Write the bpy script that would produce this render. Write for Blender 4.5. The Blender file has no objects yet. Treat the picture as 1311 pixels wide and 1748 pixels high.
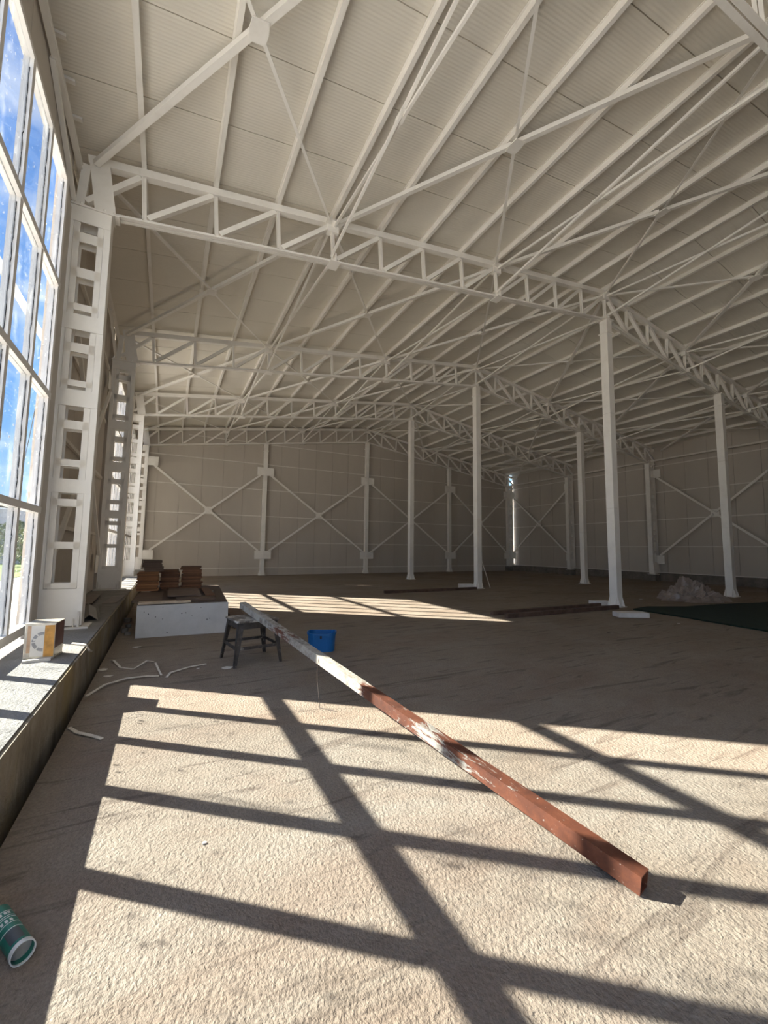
import bpy, math, random
from mathutils import Vector, Matrix

random.seed(7)
sc = bpy.context.scene
COL = sc.collection

# ------------------------------------------------------------------ camera
cam_d = bpy.data.cameras.new('camera')
cam = bpy.data.objects.new('camera', cam_d); COL.objects.link(cam)
cam_d.sensor_fit = 'VERTICAL'; cam_d.sensor_height = 24.0
cam_d.lens = 24.0 * 703.87 / 1748.0
cam_d.clip_start = 0.05; cam_d.clip_end = 500
R_ = Vector((0.8842, -0.4670, 0.0113)); U_ = Vector((-0.0519, -0.0741, 0.9959)); F_ = Vector((0.4642, 0.8812, 0.0897))
cam.matrix_world = Matrix(((R_.x, U_.x, -F_.x, 1.4926), (R_.y, U_.y, -F_.y, -6.455), (R_.z, U_.z, -F_.z, 1.35), (0, 0, 0, 1)))
sc.camera = cam

# ------------------------------------------------------------------ view, sun, sky
sc.view_settings.view_transform = 'Standard'; sc.view_settings.look = 'None'
sc.view_settings.gamma = 1.0; sc.view_settings.use_curve_mapping = False
sc.view_settings.exposure = 0.75
sc.cycles.max_bounces = 16; sc.cycles.diffuse_bounces = 10; sc.cycles.transparent_max_bounces = 24
sc.cycles.caustics_reflective = False; sc.cycles.caustics_refractive = False
sc.cycles.sample_clamp_indirect = 8.0
SUN_STRENGTH = 17.0
SKY_STRENGTH = 1.12
sun_d = bpy.data.lights.new('sun', 'SUN'); sun_d.energy = SUN_STRENGTH; sun_d.angle = math.radians(0.55)
sun_d.color = (1.0, 0.92, 0.79)
sun = bpy.data.objects.new('sun', sun_d); COL.objects.link(sun)
sun.location = (-12, 10, 12)
sun.rotation_euler = Vector((1.272, -1.075, -1.0)).to_track_quat('-Z', 'Y').to_euler()

world = bpy.data.worlds.new('sky'); sc.world = world; world.use_nodes = True
def build_sky():
    nt = world.node_tree; nt.nodes.clear(); N = nt.nodes.new; L = nt.links.new
    out = N('ShaderNodeOutputWorld'); bg = N('ShaderNodeBackground'); bg.inputs['Strength'].default_value = SKY_STRENGTH
    tc = N('ShaderNodeTexCoord'); sep = N('ShaderNodeSeparateXYZ'); L(tc.outputs['Generated'], sep.inputs[0])
    rp = N('ShaderNodeValToRGB'); L(sep.outputs['Z'], rp.inputs[0])
    e = rp.color_ramp.elements
    e[0].position = 0.0; e[0].color = (0.50, 0.70, 0.90, 1)
    e[1].position = 0.75; e[1].color = (0.13, 0.28, 0.66, 1)
    m = e.new(0.22); m.color = (0.22, 0.45, 0.84, 1)
    mp = N('ShaderNodeMapping'); mp.inputs['Scale'].default_value = (1.5, 1.5, 5.0); L(tc.outputs['Generated'], mp.inputs[0])
    nz = N('ShaderNodeTexNoise'); nz.inputs['Scale'].default_value = 2.6; nz.inputs['Detail'].default_value = 8; nz.inputs['Distortion'].default_value = 0.6
    L(mp.outputs[0], nz.inputs['Vector'])
    cr = N('ShaderNodeValToRGB'); L(nz.outputs[0], cr.inputs[0])
    cr.color_ramp.elements[0].position = 0.50; cr.color_ramp.elements[0].color = (0, 0, 0, 1)
    cr.color_ramp.elements[1].position = 0.80; cr.color_ramp.elements[1].color = (0.7, 0.7, 0.7, 1)
    mx = N('ShaderNodeMixRGB'); L(cr.outputs[0], mx.inputs[0]); L(rp.outputs[0], mx.inputs[1]); mx.inputs[2].default_value = (1.0, 1.0, 1.0, 1)
    L(mx.outputs[0], bg.inputs[0]); L(bg.outputs[0], out.inputs[0])
build_sky()

# ------------------------------------------------------------------ mesh helpers
class MB:
    def __init__(s): s.v = []; s.f = []; s.m = []
    def face(s, pts, mi=0):
        n = len(s.v); s.v += [tuple(p) for p in pts]; s.f.append(tuple(range(n, n + len(pts)))); s.m.append(mi)
    def add(s, vs, fs, mi=0):
        n = len(s.v); s.v += [tuple(p) for p in vs]
        for f in fs: s.f.append(tuple(n + i for i in f)); s.m.append(mi)
        return s
    def box(s, x0, x1, y0, y1, z0, z1, mi=0):
        vs = [(x0, y0, z0), (x1, y0, z0), (x1, y1, z0), (x0, y1, z0), (x0, y0, z1), (x1, y0, z1), (x1, y1, z1), (x0, y1, z1)]
        return s.add(vs, [(0, 3, 2, 1), (4, 5, 6, 7), (0, 1, 5, 4), (1, 2, 6, 5), (2, 3, 7, 6), (3, 0, 4, 7)], mi)
    def prof(s, p0, p1, polys, up=(0, 0, 1), mi=0):
        """sweep closed 2D polygons (side, up) from p0 to p1"""
        p0 = Vector(p0); p1 = Vector(p1); d = (p1 - p0).normalized(); up = Vector(up)
        a = d.cross(up)
        if a.length < 1e-4: a = d.cross(Vector((0, 1, 0)))
        a.normalize(); b = a.cross(d).normalized()
        for pl in polys:
            n = len(pl)
            vs = [p0 + a * x + b * y for x, y in pl] + [p1 + a * x + b * y for x, y in pl]
            fs = [tuple(range(n)), tuple(range(2 * n - 1, n - 1, -1))]
            for i in range(n): j = (i + 1) % n; fs.append((j, i, n + i, n + j))
            s.add(vs, fs, mi)
        return s
    def bar(s, p0, p1, w, h, up=(0, 0, 1), mi=0):
        return s.prof(p0, p1, [[(-w / 2, -h / 2), (w / 2, -h / 2), (w / 2, h / 2), (-w / 2, h / 2)]], up, mi)
    def tube(s, pts, r, n=8, mi=0, cap=True):
        pts = [Vector(p) for p in pts]; rings = []; ref = Vector((0, 0, 1))
        for i, p in enumerate(pts):
            d = (pts[min(i + 1, len(pts) - 1)] - pts[max(i - 1, 0)]).normalized()
            a = d.cross(ref)
            if a.length < 1e-3: a = d.cross(Vector((1, 0, 0)))
            a.normalize(); b = a.cross(d)
            rr = r[i] if isinstance(r, (list, tuple)) else r
            rings.append([p + a * rr * math.cos(2 * math.pi * k / n) + b * rr * math.sin(2 * math.pi * k / n) for k in range(n)])
        vs = [q for g in rings for q in g]; fs = []
        for i in range(len(rings) - 1):
            for k in range(n):
                l = (k + 1) % n; fs.append((i * n + k, i * n + l, (i + 1) * n + l, (i + 1) * n + k))
        if cap: fs += [tuple(range(n - 1, -1, -1)), tuple(range((len(rings) - 1) * n, len(rings) * n))]
        return s.add(vs, fs, mi)
    def prism(s, pts, z0, z1, mi=0):
        n = len(pts)
        vs = [(x, y, z0) for x, y in pts] + [(x, y, z1) for x, y in pts]
        fs = [tuple(range(n - 1, -1, -1)), tuple(range(n, 2 * n))]
        for i in range(n): j = (i + 1) % n; fs.append((i, j, n + j, n + i))
        return s.add(vs, fs, mi)
    def build(s, name, mats, parent=None, loc=None, smooth=False, bevel=0):
        me = bpy.data.meshes.new(name); me.from_pydata(s.v, [], s.f)
        if not isinstance(mats, (list, tuple)): mats = [mats]
        for m in mats: me.materials.append(m)
        if len(mats) > 1:
            for p, i in zip(me.polygons, s.m): p.material_index = i
        if smooth:
            for p in me.polygons: p.use_smooth = True
        me.update()
        o = bpy.data.objects.new(name, me); COL.objects.link(o)
        if parent: o.parent = parent
        if loc: o.location = loc
        if bevel:
            bv = o.modifiers.new('bevel', 'BEVEL'); bv.width = bevel; bv.segments = 2; bv.limit_method = 'ANGLE'
        return o

def tag(o, label=None, cat=None, group=None, kind=None):
    if label: o['label'] = label
    if cat: o['category'] = cat
    if group: o['group'] = group
    if kind: o['kind'] = kind
    return o
def thing(name, label, cat, loc=(0, 0, 0), rz=0, group=None):
    o = bpy.data.objects.new(name, None); COL.objects.link(o); o.empty_display_size = 0.2
    o.location = loc; o.rotation_euler = (0, 0, rz)
    return tag(o, label, cat, group)
def copy_tree(o, parent=None):
    c = o.copy(); COL.objects.link(c)
    if parent: c.parent = parent
    for ch in list(o.children): copy_tree(ch, c)
    return c
def struct(o): o['kind'] = 'structure'; return o
ORD = ['first', 'second', 'third', 'fourth', 'fifth', 'sixth', 'seventh', 'eighth', 'ninth', 'tenth', 'eleventh', 'twelfth', 'thirteenth', 'fourteenth', 'fifteenth', 'sixteenth', 'seventeenth']

# ------------------------------------------------------------------ materials
def new_mat(name):
    m = bpy.data.materials.new(name); m.use_nodes = True
    nt = m.node_tree; b = nt.nodes['Principled BSDF']
    return m, nt, b
def ramp(nt, src, stops):
    r = nt.nodes.new('ShaderNodeValToRGB'); nt.links.new(src, r.inputs[0]); e = r.color_ramp.elements
    while len(e) > len(stops): e.remove(e[-1])
    while len(e) < len(stops): e.new(0.5)
    for el, (p, c) in zip(e, stops):
        el.position = p; el.color = (c, c, c, 1) if isinstance(c, (int, float)) else (*c, 1)
    return r.outputs[0]
def noise(nt, scale, detail=4, rough=0.55, vec=None, dist=0.0, stretch=None, rot=0):
    n = nt.nodes.new('ShaderNodeTexNoise'); n.inputs['Scale'].default_value = scale; n.inputs['Detail'].default_value = detail
    n.inputs['Roughness'].default_value = rough; n.inputs['Distortion'].default_value = dist
    if vec is None:
        vec = nt.nodes.new('ShaderNodeTexCoord').outputs['Object']
    if stretch:
        mp = nt.nodes.new('ShaderNodeMapping'); mp.inputs['Scale'].default_value = stretch; mp.inputs['Rotation'].default_value = (0, 0, rot)
        nt.links.new(vec, mp.inputs[0]); vec = mp.outputs[0]
    nt.links.new(vec, n.inputs['Vector']); return n.outputs[0]
def mix(nt, fac, a, b, mode='MIX'):
    n = nt.nodes.new('ShaderNodeMixRGB'); n.blend_type = mode
    for i, s in ((0, fac), (1, a), (2, b)):
        if isinstance(s, (int, float)): n.inputs[i].default_value = s if i == 0 else (s, s, s, 1)
        elif isinstance(s, (tuple, list)): n.inputs[i].default_value = (*s, 1)
        else: nt.links.new(s, n.inputs[i])
    return n.outputs[0]
def bump(nt, b, h, strength, dist, prev=None):
    n = nt.nodes.new('ShaderNodeBump'); n.inputs['Strength'].default_value = strength; n.inputs['Distance'].default_value = dist
    nt.links.new(h, n.inputs['Height'])
    if prev: nt.links.new(prev, n.inputs['Normal'])
    nt.links.new(n.outputs[0], b.inputs['Normal']); return n.outputs[0]
def painted(name, c, rough=0.5, dirt=(0.55, 0.5, 0.43), amt=0.35, sc_=3.0):
    m, nt, b = new_mat(name)
    f = ramp(nt, noise(nt, sc_, 6, 0.65), [(0.48, 0.0), (0.75, amt)])
    nt.links.new(mix(nt, f, c, dirt), b.inputs['Base Color']); b.inputs['Roughness'].default_value = rough
    return m
def plain(name, c, rough=0.6, var=0.15, sc_=8, metal=0.0):
    m, nt, b = new_mat(name)
    f = noise(nt, sc_, 5, 0.6)
    lo = tuple(x * (1 - var) for x in c); hi = tuple(min(1, x * (1 + var)) for x in c)
    nt.links.new(ramp(nt, f, [(0.3, lo), (0.7, hi)]), b.inputs['Base Color'])
    b.inputs['Roughness'].default_value = rough; b.inputs['Metallic'].default_value = metal
    return m

M = {}
M['steel'] = painted('white_painted_steel', (0.87, 0.84, 0.79), 0.45, (0.55, 0.50, 0.43), 0.30, 2.5)
M['steel2'] = painted('aged_white_painted_steel', (0.74, 0.705, 0.65), 0.5, (0.45, 0.40, 0.33), 0.4, 4.0)
M['frame'] = painted('white_window_frame_paint', (0.80, 0.77, 0.74), 0.4, (0.5, 0.45, 0.38), 0.12, 2.0)

def deck_mat():
    m, nt, b = new_mat('ribbed_roof_sheet')
    tc = nt.nodes.new('ShaderNodeTexCoord'); sp = nt.nodes.new('ShaderNodeSeparateXYZ'); nt.links.new(tc.outputs['Object'], sp.inputs[0])
    ml = nt.nodes.new('ShaderNodeMath'); ml.operation = 'MULTIPLY'; ml.inputs[1].default_value = 2 * math.pi / 0.042; nt.links.new(sp.outputs['Y'], ml.inputs[0])
    sn = nt.nodes.new('ShaderNodeMath'); sn.operation = 'SINE'; nt.links.new(ml.outputs[0], sn.inputs[0])
    bump(nt, b, sn.outputs[0], 0.28, 0.004)
    f = noise(nt, 0.8, 4, 0.6)
    nt.links.new(ramp(nt, f, [(0.3, (0.72, 0.68, 0.60)), (0.7, (0.77, 0.73, 0.65))]), b.inputs['Base Color'])
    b.inputs['Roughness'].default_value = 0.55
    return m
M['deck'] = deck_mat()
def clad_mat():
    m, nt, b = new_mat('wall_sheet_paint')
    f = noise(nt, 0.7, 5, 0.6, stretch=(1, 1, 0.25))
    nt.links.new(ramp(nt, f, [(0.3, (0.49, 0.44, 0.385)), (0.7, (0.55, 0.50, 0.44))]), b.inputs['Base Color'])
    b.inputs['Roughness'].default_value = 0.5
    return m
M['clad'] = clad_mat()

def floor_mat():
    m, nt, b = new_mat('rough_concrete_floor')
    big = noise(nt, 0.55, 6, 0.62, dist=0.4)
    base = mix(nt, ramp(nt, big, [(0.38, 0.0), (0.62, 1.0)]), (0.265, 0.215, 0.165), (0.31, 0.265, 0.215))
    mud = noise(nt, 0.9, 7, 0.7, stretch=(0.55, 1.6, 1), rot=0.35, dist=0.8)
    base = mix(nt, ramp(nt, mud, [(0.50, 0.0), (0.66, 0.45)]), base, (0.225, 0.150, 0.105))
    med = noise(nt, 7.0, 8, 0.7)
    base = mix(nt, ramp(nt, med, [(0.35, 0.30), (0.6, 0.0)]), base, (0.185, 0.145, 0.112))
    streak = noise(nt, 3.0, 6, 0.6, stretch=(0.35, 3.0, 1), rot=-0.5, dist=1.2)
    base = mix(nt, ramp(nt, streak, [(0.565, 0.0), (0.66, 0.6)]), base, (0.115, 0.085, 0.065))
    fine = noise(nt, 60, 4, 0.7)
    base = mix(nt, 0.35, base, ramp(nt, fine, [(0.32, 0.25), (0.62, 1.05)]), 'MULTIPLY')
    nt.links.new(base, b.inputs['Base Color']); b.inputs['Roughness'].default_value = 0.88
    b.inputs['Specular IOR Level'].default_value = 0.25
    h1 = noise(nt, 62, 4, 0.62, stretch=(1.0, 0.8, 1), rot=0.6, dist=0.15)
    p = bump(nt, b, h1, 1.0, 0.013)
    h2 = noise(nt, 5, 4, 0.6)
    bump(nt, b, h2, 0.5, 0.02, p)
    return m
M['floor'] = floor_mat()
def conc(name, c1, c2, bs=25, bd=0.012, rough=0.9, streak=False):
    m, nt, b = new_mat(name)
    f = noise(nt, 3.0, 7, 0.68)
    col = ramp(nt, f, [(0.32, c1), (0.66, c2)])
    if streak:
        s = noise(nt, 3.2, 7, 0.7, stretch=(1, 1, 0.45))
        col = mix(nt, ramp(nt, s, [(0.48, 0.0), (0.66, 0.6)]), col, (0.10, 0.08, 0.05))
        s2 = noise(nt, 1.2, 4, 0.6)
        col = mix(nt, ramp(nt, s2, [(0.5, 0.0), (0.68, 0.6)]), col, (0.30, 0.22, 0.07))
    nt.links.new(col, b.inputs['Base Color']); b.inputs['Roughness'].default_value = rough
    bump(nt, b, noise(nt, bs, 4, 0.65), 0.9, bd)
    return m
M['plinth_top'] = conc('coarse_grey_screed', (0.20, 0.19, 0.175), (0.29, 0.275, 0.255), 45, 0.02)
M['plinth_side'] = conc('stained_kerb_concrete', (0.24, 0.205, 0.155), (0.38, 0.335, 0.265), 20, 0.015, 0.9, True)
M['curb_dark'] = conc('dark_curb_concrete', (0.13, 0.11, 0.09), (0.25, 0.22, 0.19), 14, 0.02)
M['soil'] = plain('trench_soil', (0.02, 0.017, 0.014), 0.95, 0.4, 20)
M['block'] = conc('white_aerated_concrete', (0.60, 0.58, 0.55), (0.74, 0.72, 0.69), 40, 0.004)
M['crate'] = conc('pale_grey_board_paint', (0.45, 0.45, 0.45), (0.55, 0.545, 0.54), 8, 0.003, 0.6)
M['ground'] = conc('gravel_yard', (0.60, 0.56, 0.50), (0.74, 0.70, 0.64), 12, 0.03)
M['grass'] = plain('yard_grass', (0.16, 0.22, 0.05), 0.9, 0.5, 6)
M['outwall'] = conc('yard_wall_concrete', (0.40, 0.39, 0.37), (0.55, 0.54, 0.52), 6, 0.01)
M['bark'] = plain('bark', (0.18, 0.15, 0.12), 0.9, 0.4, 12)
M['leaf'] = plain('dusty_leaves', (0.16, 0.19, 0.10), 0.8, 0.5, 4)
M['roofgrey'] = plain('shed_roof_sheet', (0.55, 0.55, 0.55), 0.6, 0.1, 3)
M['cable'] = plain('cable_rubber', (0.05, 0.05, 0.05), 0.6, 0.1, 5)

def board_mat(name, c1, c2):
    m, nt, b = new_mat(name)
    oi = nt.nodes.new('ShaderNodeObjectInfo')
    f = noise(nt, 4, 6, 0.65, stretch=(1, 4, 6))
    col = ramp(nt, f, [(0.3, c1), (0.7, c2)])
    v = ramp(nt, oi.outputs['Random'], [(0.0, 0.55), (1.0, 1.25)])
    col = mix(nt, 1.0, col, v, 'MULTIPLY')
    nt.links.new(col, b.inputs['Base Color']); b.inputs['Roughness'].default_value = 0.75
    return m
M['board'] = board_mat('rusty_brown_board', (0.13, 0.060, 0.032), (0.24, 0.115, 0.06))
M['board_o'] = board_mat('orange_brown_board', (0.24, 0.10, 0.040), (0.36, 0.17, 0.075))
M['board_d'] = board_mat('dark_brown_board', (0.075, 0.048, 0.036), (0.14, 0.095, 0.07))
M['board_l'] = plain('pale_bare_wood', (0.45, 0.37, 0.28), 0.8, 0.2, 10)

def rusty(name, white_amt):
    m, nt, b = new_mat(name)
    r = ramp(nt, noise(nt, 9, 8, 0.7), [(0.3, (0.055, 0.017, 0.009)), (0.55, (0.12, 0.035, 0.015)), (0.75, (0.19, 0.075, 0.04))])
    tc = nt.nodes.new('ShaderNodeTexCoord'); sp = nt.nodes.new('ShaderNodeSeparateXYZ'); nt.links.new(tc.outputs['Object'], sp.inputs[0])
    # paint wears off along the length (object X from 0 at the low end)
    dv = nt.nodes.new('ShaderNodeMath'); dv.operation = 'DIVIDE'; dv.inputs[1].default_value = 4.6; nt.links.new(sp.outputs['X'], dv.inputs[0])
    pr_ = ramp(nt, dv.outputs[0], [(0.08, 0.28), (0.18, 0.45), (0.28, 0.52), (0.31, 0.38), (0.40, 0.34), (0.44, 0.70), (0.62, 0.66), (0.72, 0.48), (0.80, 0.60)])
    mr = nt.nodes.new('ShaderNodeMath'); mr.operation = 'SUBTRACT'; mr.inputs[1].default_value = 0.47; nt.links.new(pr_, mr.inputs[0])
    nn = noise(nt, 3.5, 8, 0.75, stretch=(1.6, 6, 6), dist=0.6)
    ad = nt.nodes.new('ShaderNodeMath'); ad.operation = 'ADD'; nt.links.new(nn, ad.inputs[0]); nt.links.new(mr.outputs[0], ad.inputs[1])
    w = ramp(nt, ad.outputs[0], [(0.50, 0.0), (0.56, 1.0)])
    wn = ramp(nt, noise(nt, 14, 6, 0.7), [(0.35, (0.16, 0.14, 0.115)), (0.55, (0.37, 0.345, 0.30))])
    col = mix(nt, w, r, wn)
    sp2 = ramp(nt, noise(nt, 70, 3, 0.5), [(0.70, 0.0), (0.74, 0.7)])
    col = mix(nt, sp2, col, (0.45, 0.41, 0.36))
    nt.links.new(col, b.inputs['Base Color']); b.inputs['Roughness'].default_value = 0.65
    bump(nt, b, w, 0.3, 0.003)
    return m
M['rust'] = rusty('rusty_part_painted_steel', 0.5)
M['darksteel'] = plain('dark_brown_rusted_tube', (0.10, 0.062, 0.045), 0.7, 0.4, 6)
def stool_mat():
    m, nt, b = new_mat('worn_dark_stool_paint')
    f = noise(nt, 14, 7, 0.7)
    nt.links.new(ramp(nt, f, [(0.35, (0.022, 0.019, 0.017)), (0.60, (0.065, 0.054, 0.047)), (0.68, (0.24, 0.22, 0.19))]), b.inputs['Base Color'])
    b.inputs['Roughness'].default_value = 0.55
    return m
M['stool'] = stool_mat()
def seat_mat():
    m, nt, b = new_mat('splattered_seat')
    f = noise(nt, 5, 8, 0.7)
    nt.links.new(ramp(nt, f, [(0.40, (0.07, 0.058, 0.05)), (0.50, (0.20, 0.175, 0.15)), (0.56, (0.50, 0.47, 0.42))]), b.inputs['Base Color'])
    b.inputs['Roughness'].default_value = 0.6
    return m
M['seat'] = seat_mat()
M['blue'] = plain('blue_plastic', (0.010, 0.115, 0.33), 0.35, 0.08, 4)
M['tin_metal'] = plain('tinplate', (0.55, 0.51, 0.44), 0.4, 0.25, 12, 0.5)
M['tin_orange'] = plain('orange_rust_print', (0.55, 0.27, 0.055), 0.5, 0.3, 14)
M['tin_brown'] = plain('dark_red_brown_print', (0.12, 0.045, 0.028), 0.5, 0.3, 10)
M['tin_tan'] = plain('tan_print', (0.50, 0.33, 0.21), 0.5, 0.25, 10)
M['tin_cream'] = plain('cream_print', (0.66, 0.63, 0.58), 0.5, 0.06, 10)
M['tin_grey'] = plain('grey_print', (0.30, 0.29, 0.29), 0.5, 0.1, 10)
M['tin_green'] = plain('lime_print', (0.50, 0.56, 0.22), 0.5, 0.2, 20)
M['can_green'] = plain('green_can_print', (0.02, 0.17, 0.125), 0.4, 0.15, 12)
M['can_white'] = plain('white_can_rim', (0.66, 0.68, 0.66), 0.4, 0.1, 10)
M['can_grey'] = plain('dark_grey_print', (0.075, 0.085, 0.09), 0.5, 0.2, 10)
M['can_in'] = plain('can_inside', (0.33, 0.30, 0.26), 0.6, 0.3, 16)
M['scrap'] = plain('grey_sheet_offcut', (0.30, 0.285, 0.265), 0.55, 0.15, 6)
M['scrap_d'] = plain('brown_grey_sheet_offcut', (0.22, 0.185, 0.165), 0.6, 0.25, 6)
M['strip'] = plain('dusty_white_strip', (0.62, 0.57, 0.49), 0.7, 0.2, 20)
M['paper'] = plain('dusty_paper', (0.60, 0.56, 0.50), 0.8, 0.2, 12)
M['stone'] = conc('dull_stone', (0.12, 0.11, 0.10), (0.22, 0.20, 0.18), 30, 0.01)
M['carpet'] = plain('dark_green_felt', (0.005, 0.018, 0.009), 0.95, 0.35, 10)
M['wire'] = plain('thin_dark_wire', (0.08, 0.06, 0.05), 0.6, 0.1, 5)
M['gasket'] = plain('torn_black_seal', (0.02, 0.018, 0.016), 0.7, 0.2, 20)

def glass_mat():
    m = bpy.data.materials.new('dirty_window_glass'); m.use_nodes = True
    nt = m.node_tree; nt.nodes.clear(); N = nt.nodes.new; L = nt.links.new
    out = N('ShaderNodeOutputMaterial'); tr = N('ShaderNodeBsdfTransparent'); gl = N('ShaderNodeBsdfGlossy'); gl.inputs['Roughness'].default_value = 0.02
    tr.inputs[0].default_value = (0.96, 0.975, 0.985, 1)
    lw = N('ShaderNodeLayerWeight'); lw.inputs[0].default_value = 0.5
    fr = N('ShaderNodeValToRGB'); L(lw.outputs['Facing'], fr.inputs[0])
    for el, (p_, c_) in zip(fr.color_ramp.elements, ((0.60, 0.02), (1.0, 0.28))): el.position = p_; el.color = (c_, c_, c_, 1)
    ms = N('ShaderNodeMixShader'); L(fr.outputs[0], ms.inputs[0]); L(tr.outputs[0], ms.inputs[1]); L(gl.outputs[0], ms.inputs[2])
    df = N('ShaderNodeBsdfTranslucent'); df.inputs[0].default_value = (0.85, 0.84, 0.82, 1)
    d2 = N('ShaderNodeBsdfDiffuse'); d2.inputs[0].default_value = (0.8, 0.79, 0.77, 1)
    dm = N('ShaderNodeMixShader'); dm.inputs[0].default_value = 0.5; L(df.outputs[0], dm.inputs[1]); L(d2.outputs[0], dm.inputs[2])
    a = ramp(nt, noise(nt, 2.2, 7, 0.75, stretch=(1, 1.6, 0.7)), [(0.55, 0.0), (0.78, 0.22)])
    s = ramp(nt, noise(nt, 22, 4, 0.6), [(0.66, 0.0), (0.70, 0.75)])
    mm = N('ShaderNodeMath'); mm.operation = 'MAXIMUM'; L(a, mm.inputs[0]); L(s, mm.inputs[1])
    m2 = N('ShaderNodeMixShader'); L(mm.outputs[0], m2.inputs[0]); L(ms.outputs[0], m2.inputs[1]); L(dm.outputs[0], m2.inputs[2])
    L(m2.outputs[0], out.inputs[0]); return m
M['glass'] = glass_mat()
def filmed_mat():
    m = bpy.data.materials.new('added_filmed_glass'); m.use_nodes = True
    nt = m.node_tree; nt.nodes.clear(); N = nt.nodes.new; L = nt.links.new
    out = N('ShaderNodeOutputMaterial'); tl = N('ShaderNodeBsdfTranslucent'); tl.inputs[0].default_value = (0.60, 0.59, 0.57, 1)
    gl = N('ShaderNodeBsdfDiffuse'); gl.inputs[0].default_value = (0.7, 0.69, 0.67, 1)
    ms = N('ShaderNodeMixShader'); ms.inputs[0].default_value = 0.45; L(tl.outputs[0], ms.inputs[1]); L(gl.outputs[0], ms.inputs[2])
    L(ms.outputs[0], out.inputs[0]); return m
M['filmed'] = filmed_mat()
def film_mat():
    m = bpy.data.materials.new('crumpled_clear_film'); m.use_nodes = True
    nt = m.node_tree; nt.nodes.clear(); N = nt.nodes.new; L = nt.links.new
    out = N('ShaderNodeOutputMaterial'); tr = N('ShaderNodeBsdfTransparent'); p = N('ShaderNodeBsdfPrincipled')
    p.inputs['Base Color'].default_value = (0.36, 0.29, 0.25, 1); p.inputs['Roughness'].default_value = 0.3
    ms = N('ShaderNodeMixShader'); ms.inputs[0].default_value = 0.8; L(tr.outputs[0], ms.inputs[1]); L(p.outputs[0], ms.inputs[2])
    L(ms.outputs[0], out.inputs[0]); return m
M['film'] = film_mat()

# ------------------------------------------------------------------ dimensions (metres)
W = 11.3976; PW = 0.9498; PR = 0.9593
ZT, ST, ST2 = 6.4545, 0.13582, 0.15264
ZB, SB, SB2 = 5.8275, 0.13507, 0.15047
YT = [-4.88, 0.0, 5.10, 9.687, 14.477]           # the five roof frames, nearest first
YB = -10.2                                       # where the hall is cut off behind the viewer
YE = 14.60                                       # face of the far wall sheets
XL = 0.06                                        # face of the left wall sheets
XG = 0.20                                        # glazing plane
XR = 22.28                                       # right wall column line
XRW = 22.62
PZ = 0.34                                        # plinth height
def nx(i): return PW * i if i <= 12 else W + PR * (i - 12)
def zt(i): return ZT + ST * i if i <= 12 else ZT + ST * 12 - ST2 * (i - 12)
def zb(i): return ZB + SB * i if i <= 12 else ZB + SB * 12 - SB2 * (i - 12)
DZ = 0.235                                       # top chord underside -> roof sheet underside
def roof_z(x): return (ZT + ST * x / PW if x <= W else ZT + ST * 12 - ST2 * (x - W) / PR) + DZ

# ------------------------------------------------------------------ setting
b = MB()
b.box(0.91, XRW + 0.25, YB, YE + 0.2, -0.3, 0.0)
struct(b.build('floor', M['floor']))
b = MB(); b.box(0.80, 0.95, YB, YE + 0.2, -0.35, -0.17)
struct(b.build('trim_1', M['soil']))
# plinth along the left wall: screed top, kerb side
b = MB(); b.box(-0.35, 0.825, YB, YE, -0.3, PZ, 0); b.box(0.8251, 0.845, YB, YE, -0.3, PZ - 0.012, 1)
struct(b.build('trim_2', [M['plinth_top'], M['plinth_side']]))
b = MB(); b.box(22.32, XRW + 0.25, YB, YE + 0.2, 0.0005, 0.36)
struct(b.build('trim_3', M['curb_dark']))
b = MB(); b.box(XRW - 0.06, XRW - 0.012, YB, YE, 0.37, 0.41)
struct(b.build('trim_4', M['steel2']))

# roof sheets, laid in bands across the hall with fine joints
b = MB()
def roof_band(y0, y1, z_off, t):
    for xa, xb in ((-0.03, W), (W, 23.1)):
        za, zb_ = (roof_z(xa) + z_off, roof_z(xb) + z_off)
        if xa < 0: za = roof_z(0) + z_off - 0.03 * ST / PW
        vs = [(xa, y0, za), (xb, y0, zb_), (xb, y1, zb_), (xa, y1, za), (xa, y0, za + t), (xb, y0, zb_ + t), (xb, y1, zb_ + t), (xa, y1, za + t)]
        b.add(vs, [(0, 3, 2, 1), (4, 5, 6, 7), (0, 1, 5, 4), (1, 2, 6, 5), (2, 3, 7, 6), (3, 0, 4, 7)])
y = YB
while y < YE + 0.3:
    y1 = min(y + 1.02, YE + 0.4); roof_band(y + 0.006, y1 - 0.006, 0, 0.03); y = y1
roof_band(YB, YE + 0.4, 0.031, 0.05)
struct(b.build('ceiling', M['deck']))

def clad_wall(name, along, pos, out, a0, a1, zlo, zfun, pitch=0.93, t=0.03, back=0.06):
    """upright wall sheets with fine joints; along = 'x' or 'y'"""
    b = MB(); a = a0
    def slab(u0, u1, d0, d1):
        p = []
        for d in (d0, d1):
            for (u, z) in ((u0, zlo), (u1, zlo), (u1, zfun(u1)), (u0, zfun(u0))):
                p.append((u, pos + out * d, z) if along == 'x' else (pos + out * d, u, z))
        b.add(p, [(0, 1, 2, 3), (7, 6, 5, 4), (0, 4, 5, 1), (1, 5, 6, 2), (2, 6, 7, 3), (3, 7, 4, 0)])
    while a < a1 - 0.01:
        e = min(a + pitch, a1); slab(a + 0.005, e - 0.005, 0, t); a = e
    slab(a0, a1, t + 0.001, back)
    o = b.build(name, M['clad']); struct(o); return o
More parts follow.
